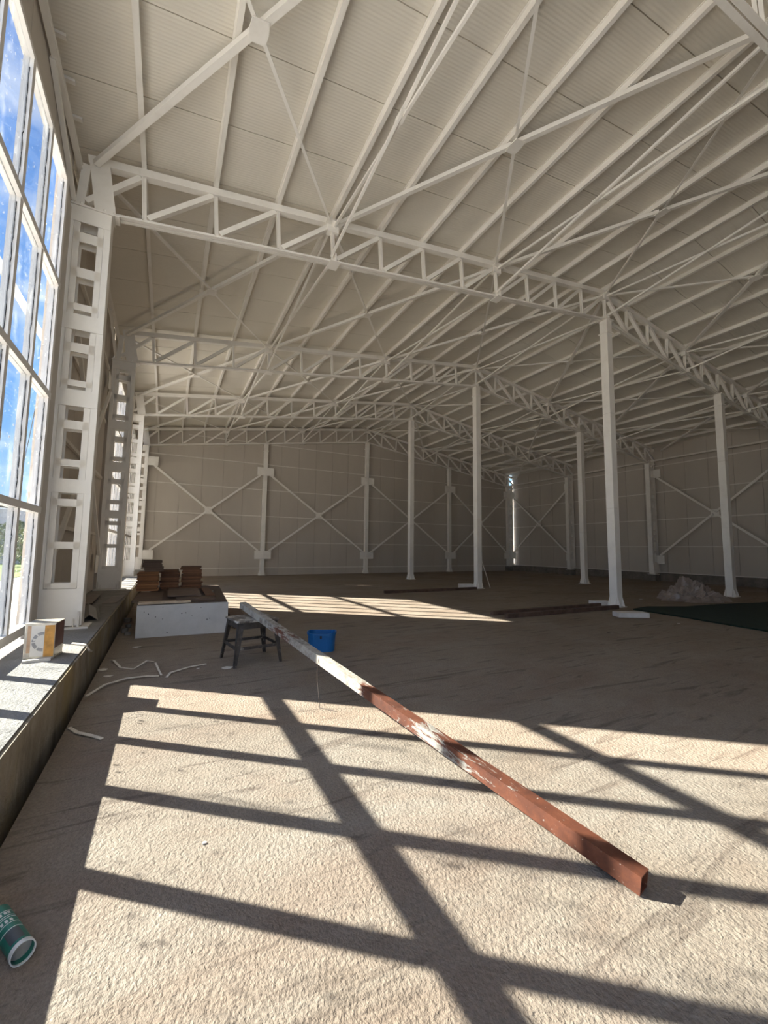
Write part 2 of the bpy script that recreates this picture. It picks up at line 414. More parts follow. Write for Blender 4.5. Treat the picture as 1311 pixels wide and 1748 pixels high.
# wall behind the viewer, with an unseen gateway opening added to let daylight in
GX0, GX1, GZ1 = 0.95, 4.6, 5.6
clad_wall('wall_front', 'x', YB, -1, GX1, W, 0.0, roof_z); clad_wall('wall_front.001', 'x', YB, -1, W, XRW, 0.0, roof_z)
clad_wall('wall_front.002', 'x', YB, -1, XL, GX0, 0.0, roof_z); clad_wall('wall_front.003', 'x', YB, -1, GX0, GX1, GZ1, roof_z)
rz_left = lambda y: roof_z(0.0) - 0.005
rz_right = lambda y: roof_z(XRW) - 0.0
def rz_end(x): return roof_z(x)
wb = clad_wall('wall_back', 'x', YE, 1, XL, W, 0.0, rz_end)
clad_wall('wall_back.001', 'x', YE, 1, W, 22.40, 0.0, rz_end)
clad_wall('wall_right', 'y', XRW, 1, YB, YE - 0.02, 0.36, rz_right, back=0.09)
SILL = 0.46; HEAD = 5.73
# left wall: sheeted pieces, infill beside the columns and the band above the glazing
left = [(XL, -5.0, -4.77, PZ, rz_left), (XL, -0.12, 5.22, PZ, rz_left), (XL, 9.57, 9.80, PZ, rz_left), (XL, 14.36, YE, PZ, rz_left)]
band = lambda y: roof_z(0.17) - 0.003
for (ya, yb2) in ((YB, -5.0), (-4.77, -0.12), (5.22, 9.57), (9.80, 14.22)): left.append((0.17, ya, yb2, HEAD + 0.004, band))
for (ya, yb2) in ((-0.598, -0.12), (5.22, 5.298), (9.362, 9.57), (9.80, 9.878)): left.append((0.185, ya, yb2, PZ, lambda y: HEAD + 0.003))
for k, (x, ya, yb2, zl, zf) in enumerate(left):
    clad_wall('wall_left' if k == 0 else 'wall_left.%03d' % k, 'y', x, -1, ya, yb2, zl, zf, t=0.012, back=0.026)
# returns closing the sheets to the glazing line beside the columns
for k, yy in enumerate((-0.121, 5.221, 9.569, 9.801)):
    struct(MB().box(0.0, 0.138, yy - 0.008, yy + 0.008, PZ, 6.665).build('trim_%d' % (13 + k), M['clad']))
# ------------------------------------------------------------------ windows
TRZ = [1.74, 3.05, 4.38]
def glazing(name, y0, y1, ys, glass='glass'):
    """y0..y1 outer frame, ys = centre lines of upright bars"""
    b = MB(); w = 0.075
    b.box(XG - 0.05, XG + 0.035, y0, y1, SILL - 0.04, SILL + 0.05); b.box(XG - 0.05, XG + 0.035, y0, y1, HEAD - 0.05, HEAD)
    b.box(XG - 0.05, XG + 0.035, y0, y0 + w, SILL + 0.05, HEAD - 0.05); b.box(XG - 0.05, XG + 0.035, y1 - w, y1, SILL + 0.05, HEAD - 0.05)
    # short feet under the sill
    y = y0 + 0.03
    while y < y1: b.box(XG - 0.04, XG + 0.03, y, y + 0.06, PZ, SILL - 0.04); y += 1.37
    root = struct(b.build(name, M['frame']))
    for yy in ys: MB().box(XG - 0.045, XG + 0.03, yy - 0.034, yy + 0.034, SILL + 0.05, HEAD - 0.05).build('mullion', M['frame'], root)
    for z in TRZ: MB().box(XG - 0.046, XG + 0.042, y0, y1, z - 0.035, z + 0.035).build('transom', M['frame'], root)
    edges = [y0 + w] + [v for yy in ys for v in (yy - 0.034, yy + 0.034)] + [y1 - w]
    zs = [SILL + 0.05] + [v for z in TRZ for v in (z - 0.035, z + 0.035)] + [HEAD - 0.05]
    rnd = random.Random(name)
    for i in range(0, len(edges), 2):
        for j in range(0, len(zs), 2):
            MB().box(XG - 0.006, XG + 0.002, edges[i], edges[i + 1], zs[j], zs[j + 1]).build('pane', M[glass], root)
    # torn strip of black seal along the bars
    g = MB()
    for i in range(1, len(edges), 2):
        for j in range(0, len(zs), 2):
            pts = []; z = zs[j] + 0.02
            while z < zs[j + 1] - 0.02:
                pts.append((XG + 0.006, edges[i] - rnd.choice([0.002, 0.004, 0.006, 0.02]) * rnd.uniform(0.5, 1.3), z)); z += rnd.uniform(0.02, 0.09)
            g.tube(pts, 0.0032, 5)
    g.build('seal', M['gasket'], root)
    return root
glazing('window_1', -4.72, -0.60, [-1.33 - 0.685 * k for k in range(5)])
glazing('window_2', 5.30, 9.36, [5.95 + 0.685 * k for k in range(5)])
glazing('window_3', -9.70, -5.05, [-5.75 - 0.685 * k for k in range(6)])  # unseen glazed bay behind the viewer, added for its sun patches
glazing('window_4', 9.88, 14.20, [10.55 + 0.685 * k for k in range(5)], 'filmed')  # filmed glazing added in this bay to brighten the far wall

# ------------------------------------------------------------------ roof trusses
def dbl(w, h, t=0.012, g=0.010, flip=False):
    """two back-to-back angles: (side, up) polygons"""
    out = []
    for s in (-1, 1):
        p = [(s * g / 2, -h / 2), (s * w / 2, -h / 2), (s * w / 2, -h / 2 + t), (s * (g / 2 + t), -h / 2 + t), (s * (g / 2 + t), h / 2), (s * g / 2, h / 2)]
        if flip: p = [(x, -y) for x, y in p]
        if (s > 0) == flip: p = p[::-1]
        out.append(p)
    return out
def half_truss(side, label):
    root = thing('roof_truss', label, 'roof truss', (0, YT[1], 0))
    r = range(0, 12) if side == 'l' else range(12, 24)
    i0 = r[0]; i1 = r[-1] + 1
    sl = 'l' == side
    def T(i): return Vector((nx(i), 0, zt(i) + 0.055))
    def B(i):
        o = -0.039 if i not in (12, 24, 0) else 0
        return Vector((nx(i) - (o if sl else -o), 0, zb(i) - 0.03))
    ta, tb = T(i0), T(i1); ba, bb = B(i0), B(i1)
    if sl: ta = T(0) + (T(1) - T(0)) * 0.32; ba = B(0) + (B(1) - B(0)) * 0.62
    else: tb = T(24) - (T(24) - T(23)) * 0.10; bb = B(24) - (B(24) - B(23)) * 0.2
    MB().bar(ta, tb, 0.11, 0.11).build('top_chord', M['steel'], root)
    MB().prof(ba, bb, dbl(0.13, 0.065, g=0.014), (0, 0, 1)).build('bottom_chord', M['steel'], root)
    vs = [i for i in range(i0, i1 + 1) if i not in (0, 24) and not (i == 12 and not sl)]
    for i in vs:
        MB().prof(B(i) + Vector((0, 0, 0.02)), T(i) - Vector((0, 0, 0.05)), dbl(0.085, 0.055), (1, 0, 0) if True else None).build('web_vertical', M['steel'], root)
    for i in r:
        a, c = (B(i), T(i + 1)) if sl else (B(i + 1), T(i))
        if i == 0: a = Vector((0.27, 0, zb(0) + 0.06))
        d = (c - a).normalized()
        MB().prof(a + d * 0.06 + Vector((0, 0, 0.02)), c - d * 0.06 - Vector((0, 0, 0.03)), [[(-0.036, -0.04), (0.036, -0.04), (0.036, 0.04), (-0.036, 0.04)]], (0, 1, 0)).build('web_diagonal', M['steel'], root)
    for i in ([4, 8, 12] if sl else [16, 20]):
        g = MB(); p = T(i)
        g.box(p.x - 0.14, p.x + 0.14, -0.16, 0.16, p.z - 0.075, p.z - 0.060)
        g.box(p.x - 0.10, p.x + 0.10, -0.062, 0.062, p.z - 0.20, p.z - 0.076)
        g.build('node_plate', M['steel'], root)
        g = MB(); q = B(i); g.box(q.x - 0.09, q.x + 0.09, -0.12, 0.12, q.z - 0.05, q.z - 0.036); g.box(q.x - 0.012, q.x + 0.012, -0.12, 0.12, q.z - 0.035, q.z + 0.10)
        g.build('brace_cleat', M['steel'], root)
    if sl:
        MB().prof((0.24, 0, zb(0) - 0.02), (0.29, 0, zt(0) + 0.02), [[(-0.035, -0.05), (0.035, -0.05), (0.035, 0.05), (-0.035, 0.05)]], (1, 0, 0)).build('end_post', M['steel'], root)
        # wide leaning knee plate over the column head
        g = MB(); vs = [(0.32, -0.062, zt(0) + 0.08), (0.55, -0.062, zt(0) + 0.10), (0.66, -0.062, zb(0) + 0.02), (0.42, -0.062, zb(0) + 0.0)]
        g.add(vs + [(x, yy + 0.014, z) for x, yy, z in vs], [(0, 3, 2, 1), (4, 5, 6, 7), (0, 1, 5, 4), (1, 2, 6, 5), (2, 3, 7, 6), (3, 0, 4, 7)])
        g.build('knee_plate', M['steel'], root)
        for (xa, xb, bx2) in ((0.14, 0.34, (0.18, 0.27)), (0.48, 0.70, (0.53, 0.64))):
            g = MB(); g.box(xa, xb, -0.09, 0.09, zb(0) + 0.001, zb(0) + 0.025)
            for x in bx2: g.tube([(x, -0.07, zb(0) + 0.02), (x, -0.07, zb(0) + 0.055)], 0.017, 6)
            g.build('bearing_plate', M['steel'], root)
    else:
        MB().prof((nx(24) - 0.05, 0, zb(24) - 0.02), (nx(24) - 0.05, 0, zt(24) + 0.02), [[(-0.035, -0.05), (0.035, -0.05), (0.035, 0.05), (-0.035, 0.05)]], (1, 0, 0)).build('end_post', M['steel'], root)
    return root
FR = ['overhead frame in the top right corner', 'frame nearest the viewer', 'second frame', 'third frame', 'frame against the far wall']
TL = ['white lattice roof truss cut off overhead at the top right corner, left slope',
      'largest white lattice truss, rising from the nearest laced column to the nearest middle column',
      'white lattice truss rising from the second laced column to the second middle column',
      'white lattice truss rising from the third laced column to the third middle column',
      'white lattice truss standing above the far wall, left slope']
TR = ['white lattice roof truss out of view overhead, right slope',
      'white lattice truss falling right from the nearest middle column, over the plastic heap',
      'white lattice truss falling right from the second middle column to the right wall',
      'white lattice truss falling right from the third middle column to the right wall',
      'white lattice truss above the far wall falling to the right corner']
lt = half_truss('l', TL[1]); rt = half_truss('r', TR[1])
for k in (0, 2, 3, 4):
    c = copy_tree(lt); c.location.y = YT[k]; c['label'] = TL[k]
    if k: c = copy_tree(rt); c.location.y = YT[k]; c['label'] = TR[k]
for o in list(COL.objects):
    if o.name.startswith('roof_truss'): o['group'] = 'roof trusses'

# ------------------------------------------------------------------ purlins on top of the trusses
def purlin(i, lab):
    sl = i <= 12
    s = (Vector((PW, 0, ST)) if sl else Vector((PR, 0, -ST2))).normalized(); n = Vector((-s.z, 0, s.x))
    c = Vector((nx(i), 0, zt(i) + 0.112)) + n * 0.058
    if i == 0: c = Vector((0.22, 0, 6.41)); n = Vector((0, 0, 1))
    if i == 24: c.x -= 0.15; c.z += 0.02
    b = MB(); h = 0.114 if i else 0.075
    pr = [[(-0.030, -h / 2), (0.030, -h / 2), (0.030, -h / 2 + 0.008), (0.006, -h / 2 + 0.008), (0.006, h / 2 - 0.008), (0.030, h / 2 - 0.008), (0.030, h / 2), (-0.030, h / 2), (-0.030, h / 2 - 0.008), (-0.006, h / 2 - 0.008), (-0.006, -h / 2 + 0.008), (-0.030, -h / 2 + 0.008)]]
    b.prof((c.x, YB, c.z), (c.x, YE - 0.01, c.z), pr, n)
    tag(b.build('roof_purlin', M['steel']), lab, 'roof purlin', 'roof purlins')
for i in range(25):
    if i == 0: lab = 'white eave rail running under the roof edge along the glazed wall'
    elif i < 12: lab = 'white roof purlin on the left slope, %s up from the glazed wall' % ORD[i - 1]
    elif i == 12: lab = 'white ridge purlin over the row of middle columns'
    elif i < 24: lab = 'white roof purlin on the right slope, %s down from the ridge' % ORD[i - 13]
    else: lab = 'white eave rail under the roof edge along the right wall'
    purlin(i, lab)

BAY = ['nearest', 'second', 'third', 'farthest']
# ------------------------------------------------------------------ cross braces in the roof plane
POS = ['beside the glazed wall', 'halfway up the left slope', 'left of the ridge', 'right of the ridge', 'halfway down the right slope', 'beside the right wall']
def roof_brace(k, p):
    ia, ib = 4 * p, 4 * p + 4
    y0, y1 = YT[k], YT[k + 1]
    lab = 'white roof cross brace with centre plate %s, %s bay' % (POS[p], BAY[k])
    xa, xb = nx(ia), nx(ib); za, zb_ = zt(ia) - 0.005, zt(ib) - 0.005
    if ia == 0: xa = 0.34; za = zt(0) + 0.03
    cx, cy, cz = (xa + xb) / 2, (y0 + y1) / 2, (za + zb_) / 2
    root = thing('roof_cross_brace', lab, 'roof brace', (cx, cy, cz), 0, 'roof cross braces')
    sl = Vector((xb - xa, 0, zb_ - za)).normalized(); n = Vector((-sl.z, 0, sl.x))
    c = Vector((0, 0, 0))
    A0 = Vector((xa - cx, y0 - cy, za - cz)); A1 = Vector((xa - cx, y1 - cy, za - cz)); B0 = Vector((xb - cx, y0 - cy, zb_ - cz)); B1 = Vector((xb - cx, y1 - cy, zb_ - cz))
    if p < 3: thick = (A1, B0); thin = (B1, A0)
    else: thick = (B1, A0); thin = (A1, B0)
    for e in thick:
        d = e.normalized(); MB().bar(d * 0.05, e - d * 0.10, 0.074, 0.06, n).build('brace_tube', M['steel'], root)
    for e in thin:
        d = e.normalized()
        MB().prof(d * 0.05, e - d * 0.10, [[(-0.021, -0.021), (0.021, -0.021), (0.021, -0.013), (-0.013, -0.013), (-0.013, 0.021), (-0.021, 0.021)]], n).build('brace_angle', M['steel'], root)
    MB().prof(n * -0.050, n * -0.036, [[(-0.085, -0.11), (0.085, -0.11), (0.10, 0.0), (0.085, 0.11), (-0.085, 0.11), (-0.10, 0.0)]], (0, 1, 0)).build('centre_plate', M['steel'], root)
for k in range(4):
    for p in range(6): roof_brace(k, p)

# ------------------------------------------------------------------ upright cross braces between the frames
VP = {4: 'under the middle of the left slope, lower line', 8: 'under the left slope, line nearer the ridge', 12: 'on the ridge line above the middle columns', 16: 'under the right slope, line nearer the ridge', 20: 'under the right slope, line nearer the right wall'}
for k in range(4):
    for i in (4, 8, 12, 16, 20):
        y0, y1 = YT[k], YT[k + 1]; x = nx(i)
        cz = (zt(i) + zb(i)) / 2
        root = thing('frame_cross_brace', 'white slim upright cross brace %s, %s bay' % (VP[i], BAY[k]), 'frame brace', (x, (y0 + y1) / 2, cz), 0, 'upright cross braces')
        hy = (y1 - y0) / 2 - 0.06; ht = zt(i) - cz - 0.03; hb = zb(i) - cz + 0.03
        MB().bar((0.022, -hy, hb), (0.022, hy, ht), 0.034, 0.042).build('brace_bar', M['steel'], root)
        MB().bar((-0.022, -hy, ht), (-0.022, hy, hb), 0.034, 0.042).build('brace_bar', M['steel'], root)
        MB().box(-0.05, 0.05, -0.09, 0.09, -0.012, 0.012).build('crossing_clip', M['steel'], root)
# straight lower eave rails between the column heads
for k in range(4):
    tag(MB().bar((0.20, YT[k + 1] - 1.45, 6.37), (0.20, YT[k + 1] - 0.115, zb(0) + 0.03), 0.05, 0.05, (1, 0, 0)).build('knee_strut', M['steel']),
        'short white knee strut sloping from eave rail to the %s laced column on the left' % ORD[k], 'knee strut', 'left knee struts')
    if k: tag(MB().bar((22.2, YT[k] + 0.1, zb(24) + 0.12), (22.2, YT[k + 1] - 0.1, zb(24) + 0.12), 0.07, 0.07).build('eave_strut', M['steel2']),
        'white square eave strut high along the right wall, %s bay' % BAY[k], 'eave strut', 'right eave struts')
# short brackets under the roof edge
for k, yy in enumerate((-2.86, -2.38, -1.90, -1.42, -0.94, -0.46)):
    tag(MB().box(0.172, 0.290, yy - 0.024, yy + 0.024, roof_z(0.2) - 0.040, roof_z(0.172) - 0.001).build('eave_bracket', M['steel']),
        'short white eave bracket under the roof edge, %s from the nearest laced column' % ORD[5 - k], 'bracket', 'eave brackets')

# ------------------------------------------------------------------ laced columns along the side walls
def laced_column(xc, y, label, height, mirror=False, base=PZ):
    root = thing('laced_column', label, 'column', (xc, y, base), 0, 'laced side columns')
    H = height - base; hw = 0.24; dp = 0.10
    for s in (-1, 1):
        c = MB()
        c.box(min(s * hw, s * (hw - 0.075)), max(s * hw, s * (hw - 0.075)), -dp, dp, 0.03, H)
        c.build('chord', M['steel'], root, bevel=0.004)
        c = MB(); x0, x1 = sorted((s * (hw - 0.078), s * (hw - 0.145)))
        c.box(x0, x1, -dp + 0.012, -dp + 0.03, 0.50, H - 0.06); c.box(x0, x1, dp - 0.03, dp - 0.012, 0.50, H - 0.06)
        c.build('chord_angle', M['steel'], root)
    for (z0, z1) in ((5.59, 5.80), (4.12, 4.33), (3.115, 3.33), (2.005, 2.18)):
        for s in (-1, 1):
            MB().box(-hw + 0.004, hw - 0.004, s * dp - 0.007, s * dp + 0.007, z0 - base, z1 - base).build('wide_batten', M['steel'], root)
    for (z0, z1) in ((5.33, 5.46), (4.84, 4.97), (4.39, 4.48), (3.83, 3.95), (3.38, 3.46), (2.82, 2.93), (2.34, 2.43), (1.84, 1.93), (1.31, 1.395), (0.825, 0.89)):
        for s in (-1, 1):
            MB().box(-hw + 0.082, hw - 0.082, s * (dp - 0.022) - 0.010, s * (dp - 0.022) + 0.010, z0 - base, z1 - base).build('batten', M['steel'], root)
    g = MB()
    for s in (-1, 1): g.box(-hw + 0.004, hw - 0.004, s * dp - 0.006, s * dp + 0.006, 0.032, 0.82 - base)
    g.build('base_panel', M['steel'], root)
    for s in (-1, 1):
        g = MB(); x = s * (hw - 0.03)
        g.box(x - 0.012, x + 0.012, -dp - 0.05, -dp - 0.008, 0.021, 0.20); g.tube([(x - s * 0.05, -dp - 0.035, 0.021), (x - s * 0.05, -dp - 0.035, 0.12)], 0.008, 6)
        g.build('base_fin', M['steel2'], root)
    MB().box(-hw - 0.05, hw + 0.08, -dp - 0.09, dp + 0.06, 0.0, 0.02).build('base_plate', M['steel2'], root)
    MB().box(-hw - 0.02, hw + 0.02, -dp - 0.02, dp + 0.02, H - 0.001, H + 0.02 - 0.0).build('head_plate', M['steel'], root)
    return root
lc = ['laced steel column out of view beside the viewer, on the plinth', 'nearest and tallest-looking white laced column on the left plinth, behind the square tin', 'second white laced column on the plinth, shaded, in front of the second glazing',
      'third white laced column on the plinth, sunlit, beyond the far glazing', 'white laced column in the far left corner']
HL = zb(0) - 0.02
c0 = laced_column(0.38, YT[1], lc[1], HL)
for k in (2, 3, 4):
    c = copy_tree(c0); c.location = (0.38, YT[k], PZ); c['label'] = lc[k]
rc = ['laced column on the right wall out of view', 'laced column on the right wall out of view beyond the plastic heap', 'nearest laced column in view on the right wall', 'second laced column on the right wall, nearer the corner', 'laced column in the far right corner beside the slit of daylight']
c1 = laced_column(22.25, YT[2], rc[2], zb(24) - 0.02, base=0.30)
for k in (3, 4):
    c = copy_tree(c1); c.location = (22.25, YT[k], 0.30); c['label'] = rc[k]
for k in range(2, 5):
    struct(MB().box(21.93, 22.319, YT[k] - 0.22, YT[k] + 0.22, 0.0005, 0.30).build('trim_%d' % (8 + k), M['curb_dark']))

# ------------------------------------------------------------------ box columns
def box_column(x, y, top, label, w=0.205):
    root = thing('steel_column', label, 'column', (x, y, 0), 0, 'plain box columns')
    s = MB().box(-w / 2, w / 2, -w / 2, w / 2, 0.02, top); s.build('shaft', M['steel'], root, bevel=0.006)
    MB().box(-0.17, 0.17, -0.17, 0.17, 0.0, 0.0195).build('base_plate', M['steel2'], root)
    for a in range(4):
        ca, sa = math.cos(a * math.pi / 2), math.sin(a * math.pi / 2)
        for off in (-0.085, 0.085):
            pts = [(w / 2 + 0.001, 0.021), (w / 2 + 0.062, 0.021), (w / 2 + 0.055, 0.07), (w / 2 + 0.001, 0.26)]
            vs = []
            for t in (-0.006, 0.006):
                for r, z in pts: vs.append((ca * r - sa * (off + t), sa * r + ca * (off + t), z))
            MB().add(vs, [(0, 1, 2, 3), (7, 6, 5, 4), (0, 4, 5, 1), (1, 5, 6, 2), (2, 6, 7, 3), (3, 7, 4, 0)]).build('base_fin', M['steel'], root)
    g = MB()
    for z in (top * 0.33, top * 0.66): g.box(-w / 2 - 0.003, w / 2 + 0.003, -w / 2 - 0.003, w / 2 + 0.003, z, z + 0.012)
    g.build('splice_band', M['steel2'], root)
    MB().box(-w / 2 - 0.02, w / 2 + 0.02, -w / 2 - 0.03, w / 2 + 0.03, top - 0.36, top - 0.33).build('collar', M['steel'], root)
    MB().box(-w / 2 - 0.04, w / 2 + 0.04, -w / 2 - 0.04, w / 2 + 0.04, top, top + 0.016).build('cap_plate', M['steel'], root)
    return root
ridge_top = zb(12) - 0.085; mid_top = zb(18) - 0.085
for k, lab in ((1, 'nearest white box column under the ridge, white block at its foot'), (2, 'second white box column under the ridge, thin rod leaning on it'), (3, 'third white box column under the ridge, farthest of the free-standing row')):
    box_column(W, YT[k], ridge_top, lab)
box_column(nx(18), YT[1], mid_top, 'white box column under the right slope beside the plastic heap')
box_column(nx(18), YT[2], mid_top, 'white box column under the right slope, farther back, left of the plastic heap')
for xx, top, lab in ((5.74, zb(6) - 0.085, 'white box column against the far wall under the left slope'), (W, ridge_top, 'white box column against the far wall under the ridge'), (nx(18), mid_top, 'white box column against the far wall under the right slope')):
    box_column(xx, YT[4], top, lab, 0.19)

# ------------------------------------------------------------------ wall rails
GZ = [0.36, 1.62, 2.92, 4.25, 5.55, 6.60]
for j, z in enumerate(GZ):
    x0, x1 = 0.66, 21.95
    if j == 5: x0, x1 = 2.2, 20.6
    tag(MB().box(x0, x1, YE - 0.022, YE - 0.002, z - 0.022, z + 0.022).build('wall_rail', M['steel2']), 'thin white rail across the far wall, %s above the floor' % ORD[j], 'wall rail', 'far wall rails')
for j, z in enumerate(GZ[1:5]):
    tag(MB().box(XRW - 0.022, XRW - 0.002, YB, YE - 0.1, z - 0.022, z + 0.022).build('wall_rail', M['steel2']), 'thin white rail along the right wall, %s above the curb' % ORD[j], 'wall rail', 'right wall rails')
for j, z in enumerate(GZ[1:5]):
    tag(MB().box(XL + 0.002, XL + 0.05, 0.12, 4.98, z - 0.03, z + 0.03).build('wall_rail', M['steel2']), 'white rail on the sheeted left wall between the two nearest laced columns, %s from below' % ORD[j], 'wall rail', 'left wall rails')

# ------------------------------------------------------------------ cross braces on the walls
def wall_brace(along, pos, inw, u0, u1, label, z0=1.0, z1=5.15, pw=0.40, ph=0.20):
    def P(u, d, z): return (u, pos + inw * d, z) if along == 'x' else (pos + inw * d, u, z)
    uc = (u0 + u1) / 2; zc = (z0 + z1) / 2
    root = thing('wall_cross_brace', label, 'wall brace', (0, 0, 0), 0, 'wall cross braces')
    nrm = (0, 1, 0) if along == 'x' else (1, 0, 0)
    a0, a1 = u0 + 0.25, u1 - 0.25; s = (z1 - z0) / (u1 - u0)
    MB().bar(P(a0, 0.03, z0 + 0.25 * s), P(a1, 0.03, z1 - 0.25 * s), 0.085, 0.05, nrm).build('brace_bar', M['steel'], root)
    MB().bar(P(a0, 0.03, z1 - 0.25 * s), P(uc - 0.06, 0.03, zc + 0.06 * s), 0.085, 0.05, nrm).build('brace_bar', M['steel'], root)
    MB().bar(P(uc + 0.06, 0.03, zc - 0.06 * s), P(a1, 0.03, z0 + 0.25 * s), 0.085, 0.05, nrm).build('brace_bar', M['steel'], root)
    for u in (u0, u1):
        for z in (z0, z1):
            lo, hi = (u + 0.002, u + pw) if u == u0 else (u - pw, u - 0.002)
            g = MB(); pa = P(lo, -0.010, z - ph); pb = P(hi, 0.0, z + ph)
            g.box(min(pa[0], pb[0]), max(pa[0], pb[0]), min(pa[1], pb[1]), max(pa[1], pb[1]), z - ph, z + ph)
            g.build('corner_plate', M['steel'], root)
    g = MB(); pa = P(uc - 0.16, -0.010, 0); pb = P(uc + 0.16, 0.0, 0)
    g.box(min(pa[0], pb[0]), max(pa[0], pb[0]), min(pa[1], pb[1]), max(pa[1], pb[1]), zc - 0.16, zc + 0.16)
    g.build('centre_plate', M['steel'], root)
yb = YT[4] - 0.125
for (a, c, lab) in ((0.62, 5.74, 'white cross brace on the far wall behind the brown boards, leftmost'), (5.74, W, 'white cross brace on the far wall left of the ridge column'), (W, nx(18), 'white cross brace on the far wall right of the ridge column'), (nx(18), 22.02, 'white cross brace on the far wall beside the right corner')):
    wall_brace('x', yb, -1, a, c, lab)
wall_brace('y', 22.36, -1, YT[3] + 0.02, YT[4] - 0.02, 'white cross brace on the right wall nearest the far corner')
wall_brace('y', 22.36, -1, YT[1] + 0.02, YT[2] - 0.02, 'white cross brace on the right wall behind the plastic heap')
wall_brace('y', 0.155, 1, YT[1] + 0.12, YT[2] - 0.12, 'white cross brace on the sheeted left wall seen through the nearest laced column', z0=0.95)

# ------------------------------------------------------------------ rusty beam resting on the stool
SEAT_Z = 0.505
P0 = Vector((3.245, -5.385, 0.042)); P1 = Vector((2.5157, -1.4967, SEAT_Z + 0.0385))
d = (P1 - P0); Lb = d.length * 1.155; dn = d.normalized()
beam = MB(); hw = 0.037
# hollow square section with an open end
sec = [(-hw, -hw), (hw, -hw), (hw, hw), (-hw, hw)]; ins = [(-hw + .006, -hw + .006), (hw - .006, -hw + .006), (hw - .006, hw - .006), (-hw + .006, hw - .006)]
vs = [(0, y, z) for y, z in sec] + [(Lb, y, z) for y, z in sec] + [(0, y, z) for y, z in ins] + [(Lb, y, z) for y, z in ins]
fs = []
for i in range(4):
    j = (i + 1) % 4
    fs += [(i, j, 4 + j, 4 + i), (8 + j, 8 + i, 12 + i, 12 + j), (j, i, 8 + i, 8 + j), (4 + i, 4 + j, 12 + j, 12 + i)]
beam.add(vs, fs)
bo = beam.build('steel_beam', M['rust'])
sy_ = Vector((0, 0, 1)).cross(dn).normalized(); sz_ = dn.cross(sy_)
bo.matrix_world = Matrix(((dn.x, sy_.x, sz_.x, P0.x), (dn.y, sy_.y, sz_.y, P0.y), (dn.z, sy_.z, sz_.z, P0.z), (0, 0, 0, 1)))
tag(bo, 'long rusty square steel beam with flaking white paint, one end on the stool', 'steel beam')
bpy.context.view_layer.update()
pw_ = P0 + dn * 2.60
tag(MB().tube([pw_ + Vector((-0.03, -0.042, 0.03)), pw_ + Vector((-0.045, -0.046, -0.06)), pw_ + Vector((-0.05, -0.065, -0.16)), (pw_.x - 0.05, pw_.y - 0.15, 0.006), (pw_.x + 0.05, pw_.y - 0.28, 0.006)], 0.0025, 5).build('wire', M['wire']),
    'thin dark wire hanging from the middle of the rusty beam', 'wire')

# ------------------------------------------------------------------ stool
st = thing('stool', 'low dark worn metal stool with paint-spattered square seat under the beam', 'stool', (2.475, -1.165, 0), math.radians(-81.5))
sw = 0.255; fw_ = 0.285
g = MB(); g.prism([(-sw + .03, -sw), (sw - .03, -sw), (sw, -sw + .03), (sw, sw - .03), (sw - .03, sw), (-sw + .03, sw), (-sw, sw - .03), (-sw, -sw + .03)], SEAT_Z - 0.022, SEAT_Z)
g.build('seat', M['seat'], st, bevel=0.006)
for sx in (-1, 1):
    for sy in (-1, 1):
        top = Vector((sx * (sw - 0.025), sy * (sw - 0.025), SEAT_Z - 0.023)); bot = Vector((sx * fw_, sy * fw_, 0.0))
        a = Vector((-sx, 0, 0)); c = Vector((0, -sy, 0)); lw0, lw1, t = 0.066, 0.034, 0.007
        g = MB()
        for (u, v) in ((a, c), (c, a)):
            vs = [bot, bot + u * lw1, bot + u * lw1 + v * t, bot + v * t, top, top + u * lw0, top + u * lw0 + v * t, top + v * t]
            f = [(0, 3, 2, 1), (4, 5, 6, 7), (0, 1, 5, 4), (1, 2, 6, 5), (2, 3, 7, 6), (3, 0, 4, 7)]
            g.add(vs, f)
        g.build('leg', M['stool'], st)
def leg_at(sx, sy, z, ins=0.012):
    k = z / (SEAT_Z - 0.023); v = fw_ + (sw - 0.025 - fw_) * k - ins; return Vector((sx * v, sy * v, z))
for (p, q) in (((-1, -1), (1, -1)), ((1, -1), (1, 1)), ((1, 1), (-1, 1)), ((-1, 1), (-1, -1))):
    MB().bar(leg_at(*p, 0.20), leg_at(*q, 0.20), 0.012, 0.034).build('stretcher', M['stool'], st)
    MB().bar(leg_at(*p, SEAT_Z - 0.06), leg_at(*q, SEAT_Z - 0.06), 0.008, 0.072).build('apron', M['stool'], st)

# ------------------------------------------------------------------ blue bucket
def rrect(hx, hy, r, n=6):
    pts = []
    for (cx, cy, a0) in ((hx - r, hy - r, 0), (-hx + r, hy - r, 90), (-hx + r, -hy + r, 180), (hx - r, -hy + r, 270)):
        for k in range(n + 1):
            a = math.radians(a0 + 90 * k / n); pts.append((cx + r * math.cos(a), cy + r * math.sin(a)))
    return pts
bk = thing('bucket', 'open blue plastic oblong bucket on the floor behind the beam', 'bucket', (3.405, -1.08, 0), math.radians(-24))
def loft(rings, close_bottom=True):
    g = MB(); n = len(rings[0][0]); vs = []; fs = []
    for pts, z in rings: vs += [(x, y, z if not callable(z) else z(x, y)) for x, y in pts]
    for i in range(len(rings) - 1):
        for k in range(n):
            l = (k + 1) % n; fs.append((i * n + k, i * n + l, (i + 1) * n + l, (i + 1) * n + k))
    if close_bottom: fs.append(tuple(range(n - 1, -1, -1)))
    fs.append(tuple(range((len(rings) - 1) * n, len(rings) * n)))
    return g.add(vs, fs)
lip = lambda x, y: 0.235 + 0.012 * (abs(x) / 0.19) ** 3 - (0.018 if abs(x + 0.0) < 0.035 and y < -0.05 else 0)
lip_o = lambda x, y: lip(x, y) - 0.022
